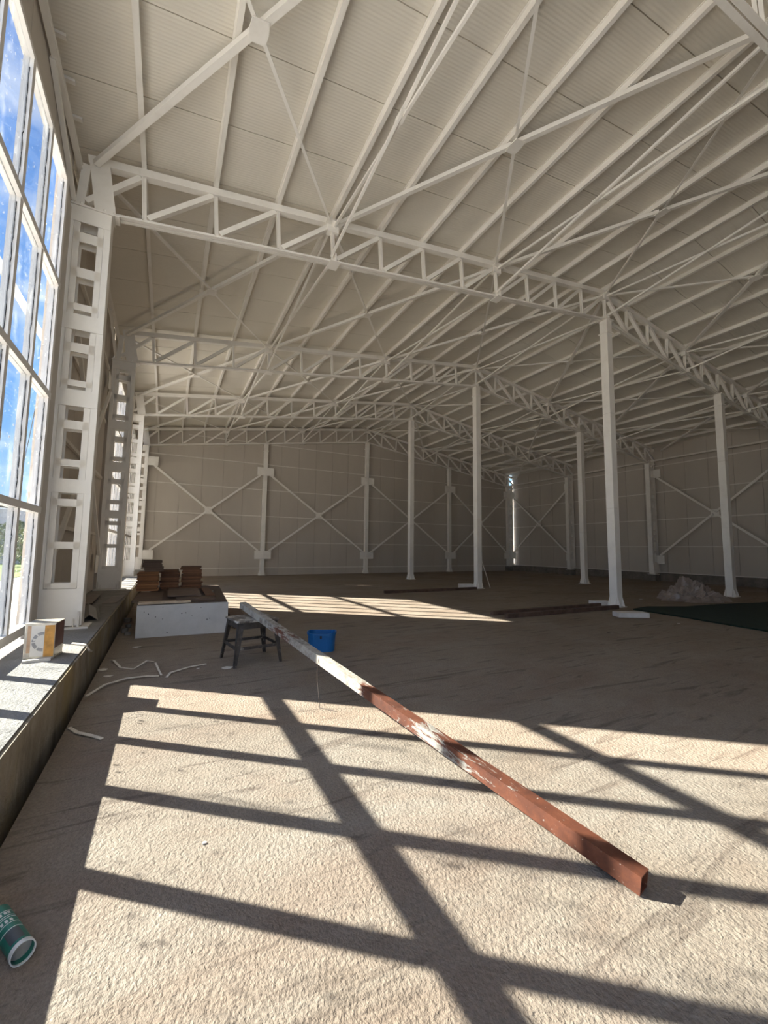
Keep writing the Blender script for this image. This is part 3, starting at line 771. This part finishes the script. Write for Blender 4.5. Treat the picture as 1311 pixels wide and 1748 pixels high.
g = loft([(rrect(0.168, 0.122, 0.09), 0.0), (rrect(0.172, 0.126, 0.095), 0.006), (rrect(0.183, 0.138, 0.10), lip_o), (rrect(0.183, 0.138, 0.10), lip),
          (rrect(0.178, 0.133, 0.095), lip), (rrect(0.167, 0.121, 0.09), 0.010)])
g.build('tub', M['blue'], bk, smooth=False)
g = MB(); ro = rrect(0.195, 0.150, 0.112); ri = rrect(0.1835, 0.1385, 0.10); n = len(ro)
vs = [(x, y, lip(x, y) - 0.024) for x, y in ro] + [(x, y, lip(x, y) + 0.003) for x, y in ro] + [(x, y, lip(x, y) + 0.003) for x, y in ri] + [(x, y, lip(x, y) - 0.024) for x, y in ri]
fs = []
for k in range(n):
    l = (k + 1) % n
    for q in range(4):
        w2 = (q + 1) % 4; fs.append((q * n + k, q * n + l, w2 * n + l, w2 * n + k))
g.add(vs, fs); g.build('rim', M['blue'], bk)
MB().box(-0.012, 0.012, -0.147, -0.140, 0.175, 0.216).build('rim_notch', M['gasket'], bk)

# ------------------------------------------------------------------ square tin on the plinth
tin = thing('paint_tin', 'square rusty paint tin with orange and cream label on the plinth', 'tin', (0.555, -1.585, PZ), math.radians(-6))
tw, td, th = 0.112, 0.115, 0.315
MB().box(-tw, tw, -td, td, 0.008, th).build('body', M['tin_metal'], tin, bevel=0.006)
g = MB()
for z in (0.004, th - 0.004):
    for (p, q) in (((-tw, -td), (tw, -td)), ((tw, -td), (tw, td)), ((tw, td), (-tw, td)), ((-tw, td), (-tw, -td))):
        g.bar((p[0], p[1], z), (q[0], q[1], z), 0.008, 0.008)
g.build('seam', M['tin_metal'], tin)
fr_ = -td - 0.0012
def quad_xz(x0, x1, z0, z1, yy, t=0.001): return MB().box(x0, x1, yy - t, yy, z0, z1)
quad_xz(0.035, tw - 0.004, 0.02, th - 0.02, fr_ + 0.001).build('orange_band', M['tin_orange'], tin)
quad_xz(-tw + 0.022, -tw + 0.048, 0.06, th - 0.02, fr_ + 0.001).build('tan_band', M['tin_tan'], tin)
lab_ = quad_xz(-0.063, 0.034, 0.028, th - 0.022, fr_ + 0.001); lab_ = lab_.build('label_panel', M['tin_cream'], tin)
MB().box(tw, tw + 0.0015, -td + 0.004, td - 0.004, 0.09, th - 0.006).build('side_print', M['tin_brown'], tin)
MB().box(-0.01, 0.03, fr_ - 0.0012, fr_ - 0.0002, 0.075, 0.09).build('lime_mark', M['tin_green'], tin)
def ring_seg(a0, a1, r0, r1, cx, cz, n=6):
    g = MB(); vs = []
    for yy in (fr_ - 0.0016, fr_ - 0.0003):
        for k in range(n + 1):
            a = math.radians(a0 + (a1 - a0) * k / n)
            for r in (r0, r1): vs.append((cx + r * math.cos(a), yy, cz + r * math.sin(a)))
    m_ = 2 * (n + 1); fs = []
    for k in range(n):
        i = 2 * k; fs += [(i, i + 1, i + 3, i + 2), (m_ + i + 2, m_ + i + 3, m_ + i + 1, m_ + i), (i + 1, m_ + i + 1, m_ + i + 3, i + 3), (i + 2, m_ + i + 2, m_ + i, i)]
    return g.add(vs, fs)
for (a0, a1) in ((88, 124), (133, 158), (166, 180), (188, 226), (236, 270)):
    ring_seg(a0, a1, 0.060, 0.086, 0.030, 0.155).build('ring_mark', M['tin_grey'], tin)
g = MB(); g.box(-0.044, -0.034, fr_ - 0.0022, fr_ - 0.0016, 0.160, 0.172); g.build('small_mark', M['tin_cream'], tin)
g = MB(); g.prism([(-0.06, -0.10), (0.13, -0.075), (0.125, -0.03), (-0.065, -0.05)], 0.0, 0.022)
o = g.build('board_scrap', M['paper'], None, (0.52, -1.72, PZ)); tag(o, 'flat pale scrap lying in front of the square tin', 'scrap')

# ------------------------------------------------------------------ green can in the foreground
can = thing('spray_can', 'green cardboard can lying open on the floor at the lower left', 'can', (1.1495, -4.620, 0.0346))
ax = (Vector((1.040, -4.425, 0.0346)) - Vector((1.1495, -4.620, 0.0346))).normalized()
can.rotation_mode = 'QUATERNION'; can.rotation_quaternion = ax.to_track_quat('X', 'Z')
def cyl_shell(r0, r1, x0, x1, n=32, a0=0, a1=360):
    """thin shell along local X"""
    g = MB(); full = a1 - a0 >= 360; vs = []; m_ = n if full else n + 1
    for x in (x0, x1):
        for r in (r0, r1):
            for k in range(m_):
                a = math.radians(a0 + (a1 - a0) * k / n); vs.append((x, r * math.cos(a), r * math.sin(a)))
    fs = []
    for k in range(n):
        l = (k + 1) % m_
        A0, A1, B0, B1 = 0, m_, 2 * m_, 3 * m_
        fs += [(A0 + k, A0 + l, B0 + l, B0 + k), (A1 + l, A1 + k, B1 + k, B1 + l), (A0 + l, A0 + k, A1 + k, A1 + l), (B0 + k, B0 + l, B1 + l, B1 + k)]
    if not full: fs += [(0, m_, 3 * m_, 2 * m_), (m_ - 1, 3 * m_ - 1, 4 * m_ - 1, 2 * m_ - 1)]
    return g.add(vs, fs)
cyl_shell(0.0310, 0.033, 0.0, 0.235).build('body', M['can_green'], can)
cyl_shell(0.0314, 0.0345, -0.008, 0.008).build('rim', M['can_white'], can)
g = MB(); g.tube([(0.02, 0, 0), (0.024, 0, 0)], 0.0309, 24); g.build('end_disc', M['can_in'], can)
cyl_shell(0.0331, 0.0337, 0.022, 0.085, 12, 40, 110).build('grey_panel', M['can_grey'], can)
for x in (0.088, 0.118, 0.150, 0.160, 0.19): cyl_shell(0.0331, 0.0336, x, x + 0.003, 20, 20, 140).build('white_line', M['can_white'], can)
for k, (x, a) in enumerate(((0.127, 50), (0.127, 72), (0.127, 95), (0.172, 45), (0.172, 65), (0.172, 88), (0.172, 105))):
    cyl_shell(0.0331, 0.0336, x, x + 0.014, 4, a, a + 13).build('print_mark', M['can_white'], can)

# ------------------------------------------------------------------ low white box with brown boards
bx = thing('low_box', 'long low pale grey panelled box on the floor carrying the brown boards', 'box', (1.80, 0.72, 0), math.radians(-3.5))
g = MB(); g.box(-0.635, 0.635, -0.03, 0.03, 0.0, 0.475); g.build('front_panel', M['crate'], bx, bevel=0.004)
g = MB(); g.box(-0.625, 0.635, 2.95, 3.0, 0.0, 0.475); g.build('rear_panel', M['crate'], bx)
g = MB(); g.box(-0.62, -0.58, 0.031, 2.949, 0.0, 0.475); g.build('side_panel', M['crate'], bx)
g = MB(); g.box(0.585, 0.625, 0.031, 2.949, 0.0, 0.475); g.build('side_panel', M['crate'], bx)
g = MB(); g.box(-0.64, 0.62, 0.02, 3.02, 0.476, 0.490); g.build('lid', M['board_d'], bx)
g = MB()
rr = random.Random(3)
for k in range(12):
    x = rr.uniform(-0.55, 0.55); z = rr.uniform(0.05, 0.44); g.tube([(x, -0.0305, z), (x, -0.033, z)], rr.uniform(0.005, 0.009), 6)
g.build('bolt_hole', M['gasket'], bx)
TOPZ = 0.490
def board(x0, x1, y0, y1, z, t, m, lab, grp=None, tilt=0.0, ang=0.0, tx=0.0):
    cx, cy = (x0 + x1) / 2, (y0 + y1) / 2; hx, hy = (x1 - x0) / 2, (y1 - y0) / 2
    rb = random.Random(lab)
    c = [(-hx, -hy), (hx, -hy), (hx, hy), (-hx, hy)]
    c = [(x + rb.uniform(-0.01, 0.01), y + rb.uniform(-0.01, 0.01)) for x, y in c]
    o = MB().prism(c, 0, t).build('board', m); o.location = (cx, cy, z); o.rotation_euler = (tx, tilt, ang)
    return tag(o, lab, 'board', grp)
board(1.17, 1.88, 0.70, 0.78, 0.492, 0.028, M['board_l'], 'long pale wooden strip along the front edge of the low box', ang=0.03)
board(1.18, 1.68, 0.80, 0.90, 0.492, 0.022, M['board_l'], 'shorter pale wooden strip just behind the front strip on the low box', ang=0.03)
board(1.10, 1.50, 1.00, 2.45, 0.492, 0.016, M['board_d'], 'dark brown board lying flat on the low box before the left pile', ang=-0.02)
board(1.70, 2.26, 0.93, 1.24, 0.492, 0.030, M['board_d'], 'narrow dark board lying under the overhanging top boards of the low box', ang=0.05)
board(1.57, 2.08, 1.30, 2.70, 0.524, 0.020, M['board_d'], 'wide dark brown board lying flat in the middle of the low box', ang=-0.02)
board(2.15, 2.29, 1.28, 2.60, 0.524, 0.020, M['board'], 'narrow brown board beside the wide board on the low box', ang=0.0)
def pile(n, x0, x1, y0, y1, z, t, m, where, grp, fan=0.0, jit=0.012, last=None):
    rb = random.Random(where); zz = z
    for k in range(n):
        dx, dy = rb.uniform(-jit, jit), rb.uniform(-jit, jit)
        tt = t * rb.uniform(0.88, 1.12); topm = m
        board(x0 + dx, x1 + dx, y0 + dy, y1 + dy, zz, tt, topm, 'brown board in the %s, %s from the bottom' % (where, ORD[k]), grp, 0.0, rb.uniform(-0.03, 0.03) + fan * k)
        zz += tt + 0.0012 + rb.choice([0, 0, 0, 0.003])
    return zz
z1 = pile(13, 1.055, 1.405, 2.62, 3.10, 0.508, 0.0255, M['board_o'], 'neat left pile on the low box', 'boards of the left pile')
z1 = z1 if z1 else 0.86
pile(5, 1.135, 1.455, 2.66, 3.10, z1, 0.040, M['board_d'], 'crooked heap on top of the left pile', 'boards heaped on the left pile', 0.01, 0.03)
pile(12, 1.445, 1.785, 3.13, 3.58, TOPZ, 0.0305, M['board'], 'middle pile on the low box', 'boards of the middle pile', -0.006, 0.024)
pile(13, 1.825, 2.20, 3.13, 3.58, TOPZ, 0.0335, M['board'], 'right pile on the low box', 'boards of the right pile', -0.006, 0.026)
g = MB(); g.prism([(-.06, -.04), (.05, -.045), (.07, .02), (.03, .05), (-.05, .04)], 0, 0.045); tag(g.build('stone', M['stone'], None, (2.285, 2.05, TOPZ), bevel=0.012), 'small dull stone on the right edge of the low box', 'stone')
# boards lying on the floor right of the box
board(2.62, 2.86, 0.9, 2.6, 0.0, 0.10, M['board_d'], 'thick dark timber lying on the floor right of the low box', ang=-0.05)
board(3.02, 3.15, 1.1, 2.6, 0.0, 0.04, M['board'], 'thin brown timber on the floor right of the low box', ang=-0.08)
# rubble left of the box
rr = random.Random(11)
for k, (x, y, s) in enumerate(((0.99, 1.30, 0.06), (1.02, 1.75, 0.05), (0.97, 2.3, 0.07), (1.04, 1.05, 0.045))):
    pts = [(s * rr.uniform(.7, 1.2) * math.cos(a), s * rr.uniform(.7, 1.2) * math.sin(a)) for a in [i * math.pi / 3 for i in range(6)]]
    tag(MB().prism(pts, 0, s * 1.1).build('rubble', M['stone'], None, (x, y, 0), bevel=0.01), 'dark rubble lump between kerb and low box, %s from the front' % ['second', 'third', 'fourth', 'first'][k], 'rubble', 'rubble lumps')

# ------------------------------------------------------------------ sheet offcuts on the plinth
def vsheet(name, pts2, x, y, ang, length, m, lab, zoff=0.001):
    g = MB(); t = 0.004
    vs = []
    for yy in (0, length):
        for (px, pz) in pts2: vs.append((px, yy, pz))
        for (px, pz) in reversed(pts2): vs.append((px, yy, pz + t))
    n = len(pts2) * 2; fs = [tuple(range(n - 1, -1, -1)), tuple(range(n, 2 * n))]
    for i in range(n): j = (i + 1) % n; fs.append((i, j, n + j, n + i))
    o = g.add(vs, fs).build(name, m); o.location = (x, y, PZ + zoff); o.rotation_euler = (0, 0, ang); return tag(o, lab, 'metal offcut', 'sheet offcuts on the plinth')
vsheet('sheet_offcut', [(-0.20, 0.13), (-0.02, 0.0), (0.06, 0.075), (0.16, 0.0), (0.19, 0.03)], 0.57, 0.42, math.radians(8), 1.35, M['scrap'], 'grey folded sheet metal offcut on the plinth beside the nearest laced column')
vsheet('sheet_offcut', [(-0.12, 0.0), (0.10, 0.02), (0.13, 0.06)], 0.33, 2.25, math.radians(2), 1.7, M['scrap_d'], 'dull brown sheet offcut on the plinth behind the folded offcut')
vsheet('sheet_offcut', [(-0.10, 0.0), (0.12, 0.012)], 0.66, 2.3, math.radians(-2), 1.3, M['scrap_d'], 'flat dark sheet offcut near the plinth edge')

# ------------------------------------------------------------------ strips, papers and crumbs on the floor
def ribbon(pts, w, t, m, name, lab, cat, grp=None):
    g = MB(); P = [Vector(p) for p in pts]
    vs = []; fs = []
    for i, p in enumerate(P):
        d_ = (P[min(i + 1, len(P) - 1)] - P[max(i - 1, 0)]); d_.z = 0; d_.normalize(); a = Vector((-d_.y, d_.x, 0)) * (w / 2)
        vs += [p + a, p - a, p - a + Vector((0, 0, t)), p + a + Vector((0, 0, t))]
    for i in range(len(P) - 1):
        q = i * 4
        for k in range(4): l = (k + 1) % 4; fs.append((q + k, q + l, q + 4 + l, q + 4 + k))
    fs += [(3, 2, 1, 0), tuple(len(vs) - 4 + k for k in range(4))]
    return tag(g.add(vs, fs).build(name, m), lab, cat, grp)
G1 = 'pale strips littering the floor'
ribbon([(1.00, -0.55, 0.002), (1.03, -0.66, 0.03), (1.12, -0.92, 0.004), (1.25, -1.04, 0.002), (1.32, -0.94, 0.02), (1.37, -0.84, 0.03), (1.44, -0.79, 0.002)], 0.022, 0.006, M['strip'], 'plastic_strip', 'curled white strip on the floor nearest the low box', 'strip', G1)
ribbon([(1.46, -0.93, 0.02), (1.475, -1.10, 0.03), (1.50, -1.25, 0.01), (1.525, -1.41, 0.002)], 0.018, 0.005, M['strip'], 'plastic_strip', 'short bent white strip between the curled strip and the stool', 'strip', G1)
ribbon([(1.575, -1.52, 0.002), (1.61, -1.39, 0.008), (1.80, -1.24, 0.008), (1.98, -1.165, 0.002)], 0.026, 0.008, M['strip'], 'plastic_strip', 'straight pale strip pointing at the foot of the stool', 'strip', G1)
ribbon([(0.935, -1.82, 0.002), (1.05, -1.59, 0.02), (1.22, -1.45, 0.02), (1.39, -1.42, 0.01), (1.50, -1.44, 0.002)], 0.026, 0.008, M['strip'], 'plastic_strip', 'long bowed pale strip beside the kerb just behind the sunlit floor', 'strip', G1)
ribbon([(0.93, -2.55, 0.002), (1.00, -2.69, 0.008), (1.10, -2.80, 0.010), (1.17, -2.87, 0.002)], 0.026, 0.006, M['strip'], 'plastic_strip', 'pale strip lying across the trench edge left of the sunlit floor', 'strip', G1)
tag(MB().tube([(0.70, -1.14, PZ + 0.012), (0.78, -1.22, PZ + 0.014), (0.832, -1.26, PZ + 0.008), (0.862, -1.28, PZ - 0.04), (0.875, -1.20, PZ - 0.07)], 0.010, 7).build('rope', M['strip']), 'short white rope end hanging over the kerb edge near the square tin', 'rope')
rr = random.Random(5)
PAP = [(0.955, -0.92, .05, 'grey paper scrap at the kerb foot'), (1.03, -1.21, .045, 'small paper scrap near the bowed strip'), (1.22, 0.11, .05, 'paper scrap on the floor before the low box'), (2.17, -1.42, .055, 'white paper scrap at the front foot of the stool'), (1.88, -1.31, .02, 'tiny paper crumb beside the straight strip'),
       (1.72, -4.30, .012, 'tiny white flake on the sunlit floor at lower left'), (10.2, -2.0, .03, 'tiny white scrap on the floor near the green felt'), (8.1, -2.0, .03, 'small dark scrap on the bare floor in front of the white blocks'), (13.6, 0.7, .05, 'small pale scrap left of the plastic heap')]
for x, y, s, lab in PAP:
    pts = [(s * rr.uniform(.6, 1.3) * math.cos(a), s * rr.uniform(.5, 1.0) * math.sin(a)) for a in [i * 2 * math.pi / 5 + 0.3 for i in range(5)]]
    tag(MB().prism(pts, 0, 0.006).build('paper_scrap', M['gasket'] if 'dark' in lab else M['paper'], None, (x, y, 0.0005)), lab, 'paper scrap')

# ------------------------------------------------------------------ tubes and blocks in the distance
def floor_tube(a, c, lab, w=0.10, h=0.085):
    tag(MB().bar((a[0], a[1], h / 2 + 0.001), (c[0], c[1], h / 2 + 0.001), w, h).build('steel_tube', M['darksteel'], bevel=0.006), lab, 'steel tube', 'dark tubes on the floor')
floor_tube((7.60, 0.24), (11.05, 0.20), 'dark rusty tube on the floor, the rear one running to the nearest box column')
floor_tube((7.60, -0.16), (11.10, -0.22), 'dark rusty tube on the floor, the front one running to the nearest box column')
floor_tube((7.50, 4.86), (11.05, 4.80), 'dark rusty tube on the floor running to the second box column')
def blk(x, y, a, l, w, h, lab):
    tag(MB().box(-l / 2, l / 2, -w / 2, w / 2, 0, h).build('concrete_block', M['block'], None, (x, y, 0.001), bevel=0.012), lab, 'concrete block', 'white building blocks').rotation_euler.z = a
blk(11.10, 5.42, -0.35, 0.50, 0.20, 0.15, 'white block on the floor left of the second box column')
blk(11.25, 0.36, -0.35, 0.45, 0.18, 0.12, 'white block half hidden behind the foot of the nearest box column')
blk(10.15, -1.12, -0.52, 0.62, 0.28, 0.10, 'white block lying alone in front of the nearest box column')
tag(MB().bar((12.02, 5.17, 0.0), (11.53, 5.12, 1.15), 0.02, 0.02).build('rod', M['steel2']), 'thin rod leaning against the second box column', 'rod')

# ------------------------------------------------------------------ plastic heap and green felt
def heap():
    g = MB(); n, m_ = 54, 22; rb = random.Random(2); vs = []
    from mathutils import noise as mn
    for j in range(m_ + 1):
        t = j / m_
        for i in range(n):
            a = 2 * math.pi * i / n
            r = (1 - t) ** 0.72
            x, y = r * 0.88 * math.cos(a), r * 0.62 * math.sin(a)
            z = 0.50 * (1 - r ** 1.5)
            p = Vector((x * 3.6, y * 3.6, z * 3.6 + 4))
            k1 = mn.noise(p); k2 = mn.noise(p * 2.7); k3 = abs(mn.noise(p * 5.5))
            q = 1 + 0.30 * k1 + 0.18 * k2
            z2 = max(0.004, z * (1 + 0.55 * k1) + 0.13 * (k2) * min(1, 3 * t) + 0.10 * k3 * min(1, 4 * t) + 0.10 * math.exp(-((x + .30) ** 2 + y * y) * 30))
            vs.append((x * q, y * q, z2 if j else 0.003))
    fs = []
    for j in range(m_):
        for i in range(n):
            l = (i + 1) % n; fs.append((j * n + i, j * n + l, (j + 1) * n + l, (j + 1) * n + i))
    g.add(vs, fs)
    o = g.build('plastic_sheet', M['film'], None, (14.85, -0.02, 0)); o.rotation_euler.z = math.radians(-28)
    tag(o, 'crumpled heap of clear plastic film on the floor beside the right box column', 'plastic sheet')
heap()
g = MB(); pts = [(11.25, -0.50), (12.0, -0.40), (12.9, -0.80), (14.2, -0.90), (15.8, -1.20), (17.6, -1.3), (17.6, -7.0), (10.5, -7.0), (10.62, -4.6), (10.74, -3.2), (10.88, -2.46), (11.07, -1.68)]
g.prism(pts, 0.002, 0.03); tag(g.build('felt_carpet', M['carpet']), 'dark green felt spread on the floor at the right edge', 'carpet')

# ------------------------------------------------------------------ outside
struct(MB().box(-120, -0.36, -60, 140, -0.4, 0.08).build('ground', M['ground']))
struct(MB().box(-30, -3.6, 13.0, 30, 0.081, 0.10).build('ground.001', M['grass']))
struct(MB().box(-40, -3.0, 30.0, 30.3, 0.08, 2.3).build('wall_yard', M['outwall']))
sh = thing('shed', 'pale shed with a sloping roof beyond the glazed wall', 'shed', (-14, 42, 0.08))
MB().box(-7, 6, -3, 3, 0, 4.3).build('wall', M['outwall'], sh)
MB().add([(-7.5, -3.5, 5.6), (6.5, -3.5, 4.32), (6.5, 3.5, 4.32), (-7.5, 3.5, 5.6), (-7.5, -3.5, 5.75), (6.5, -3.5, 4.5), (6.5, 3.5, 4.5), (-7.5, 3.5, 5.75)], [(0, 3, 2, 1), (4, 5, 6, 7), (0, 1, 5, 4), (1, 2, 6, 5), (2, 3, 7, 6), (3, 0, 4, 7)]).build('roof', M['roofgrey'], sh)
rr = random.Random(21)
def bush(x, y, h, r, lab):
    root = thing('tree', lab, 'tree', (x, y, 0.08), 0, 'trees outside the glazed wall')
    g = MB()
    g.tube([(0, 0, 0), (0.05, 0.02, h * 0.5), (0.0, 0.05, h * 0.9)], [0.09, 0.06, 0.02], 7)
    for k in range(7):
        a = rr.uniform(0, 6.28); z0 = h * rr.uniform(0.25, 0.6)
        g.tube([(0.03, 0.02, z0), (r * 0.5 * math.cos(a), r * 0.5 * math.sin(a), z0 + h * 0.15), (r * 0.8 * math.cos(a), r * 0.8 * math.sin(a), z0 + h * 0.32)], [0.035, 0.022, 0.008], 5)
    g.build('trunk', M['bark'], root)
    f = MB()
    for k in range(900):
        a = rr.uniform(0, 6.28); u = rr.random() ** 0.5; z = rr.uniform(0.22, 1.0)
        rad = r * u * math.sin(math.pi * min(1, 0.15 + z * 0.85)) ** 0.6
        c = Vector((rad * math.cos(a), rad * math.sin(a), h * z))
        e1 = Vector((rr.uniform(-1, 1), rr.uniform(-1, 1), rr.uniform(-1, 1))).normalized() * 0.09; e2 = Vector((rr.uniform(-1, 1), rr.uniform(-1, 1), rr.uniform(-1, 1))).normalized() * 0.05
        f.face([c - e1, c + e2, c + e1, c - e2])
    f.build('foliage', M['leaf'], root)
bush(-3.7, 17.2, 2.2, 1.0, 'dusty shrub seen through the lower panes, nearest the grass')
bush(-5.2, 20.5, 2.5, 1.2, 'dusty shrub seen through the lower panes, middle one')
bush(-6.6, 25.0, 2.6, 1.3, 'dusty shrub before the yard wall, farthest of three')
tag(MB().tube([(-0.9 + -11 * t, 4 + 42 * t, 3.8 + 2.2 * t + 1.2 * (2 * t - 1) ** 2) for t in [i / 12 for i in range(13)]], 0.012, 5).build('overhead_cable', M['cable']), 'thin dark overhead cable outside the glazed wall', 'cable')
tag(MB().box(-0.66, -0.60, -3.5, 12.5, 4.98, 5.08).build('outer_strip', M['steel']), 'white strip running outside behind the window panes', 'beam')  # long strip added outside for the pale band in the panes
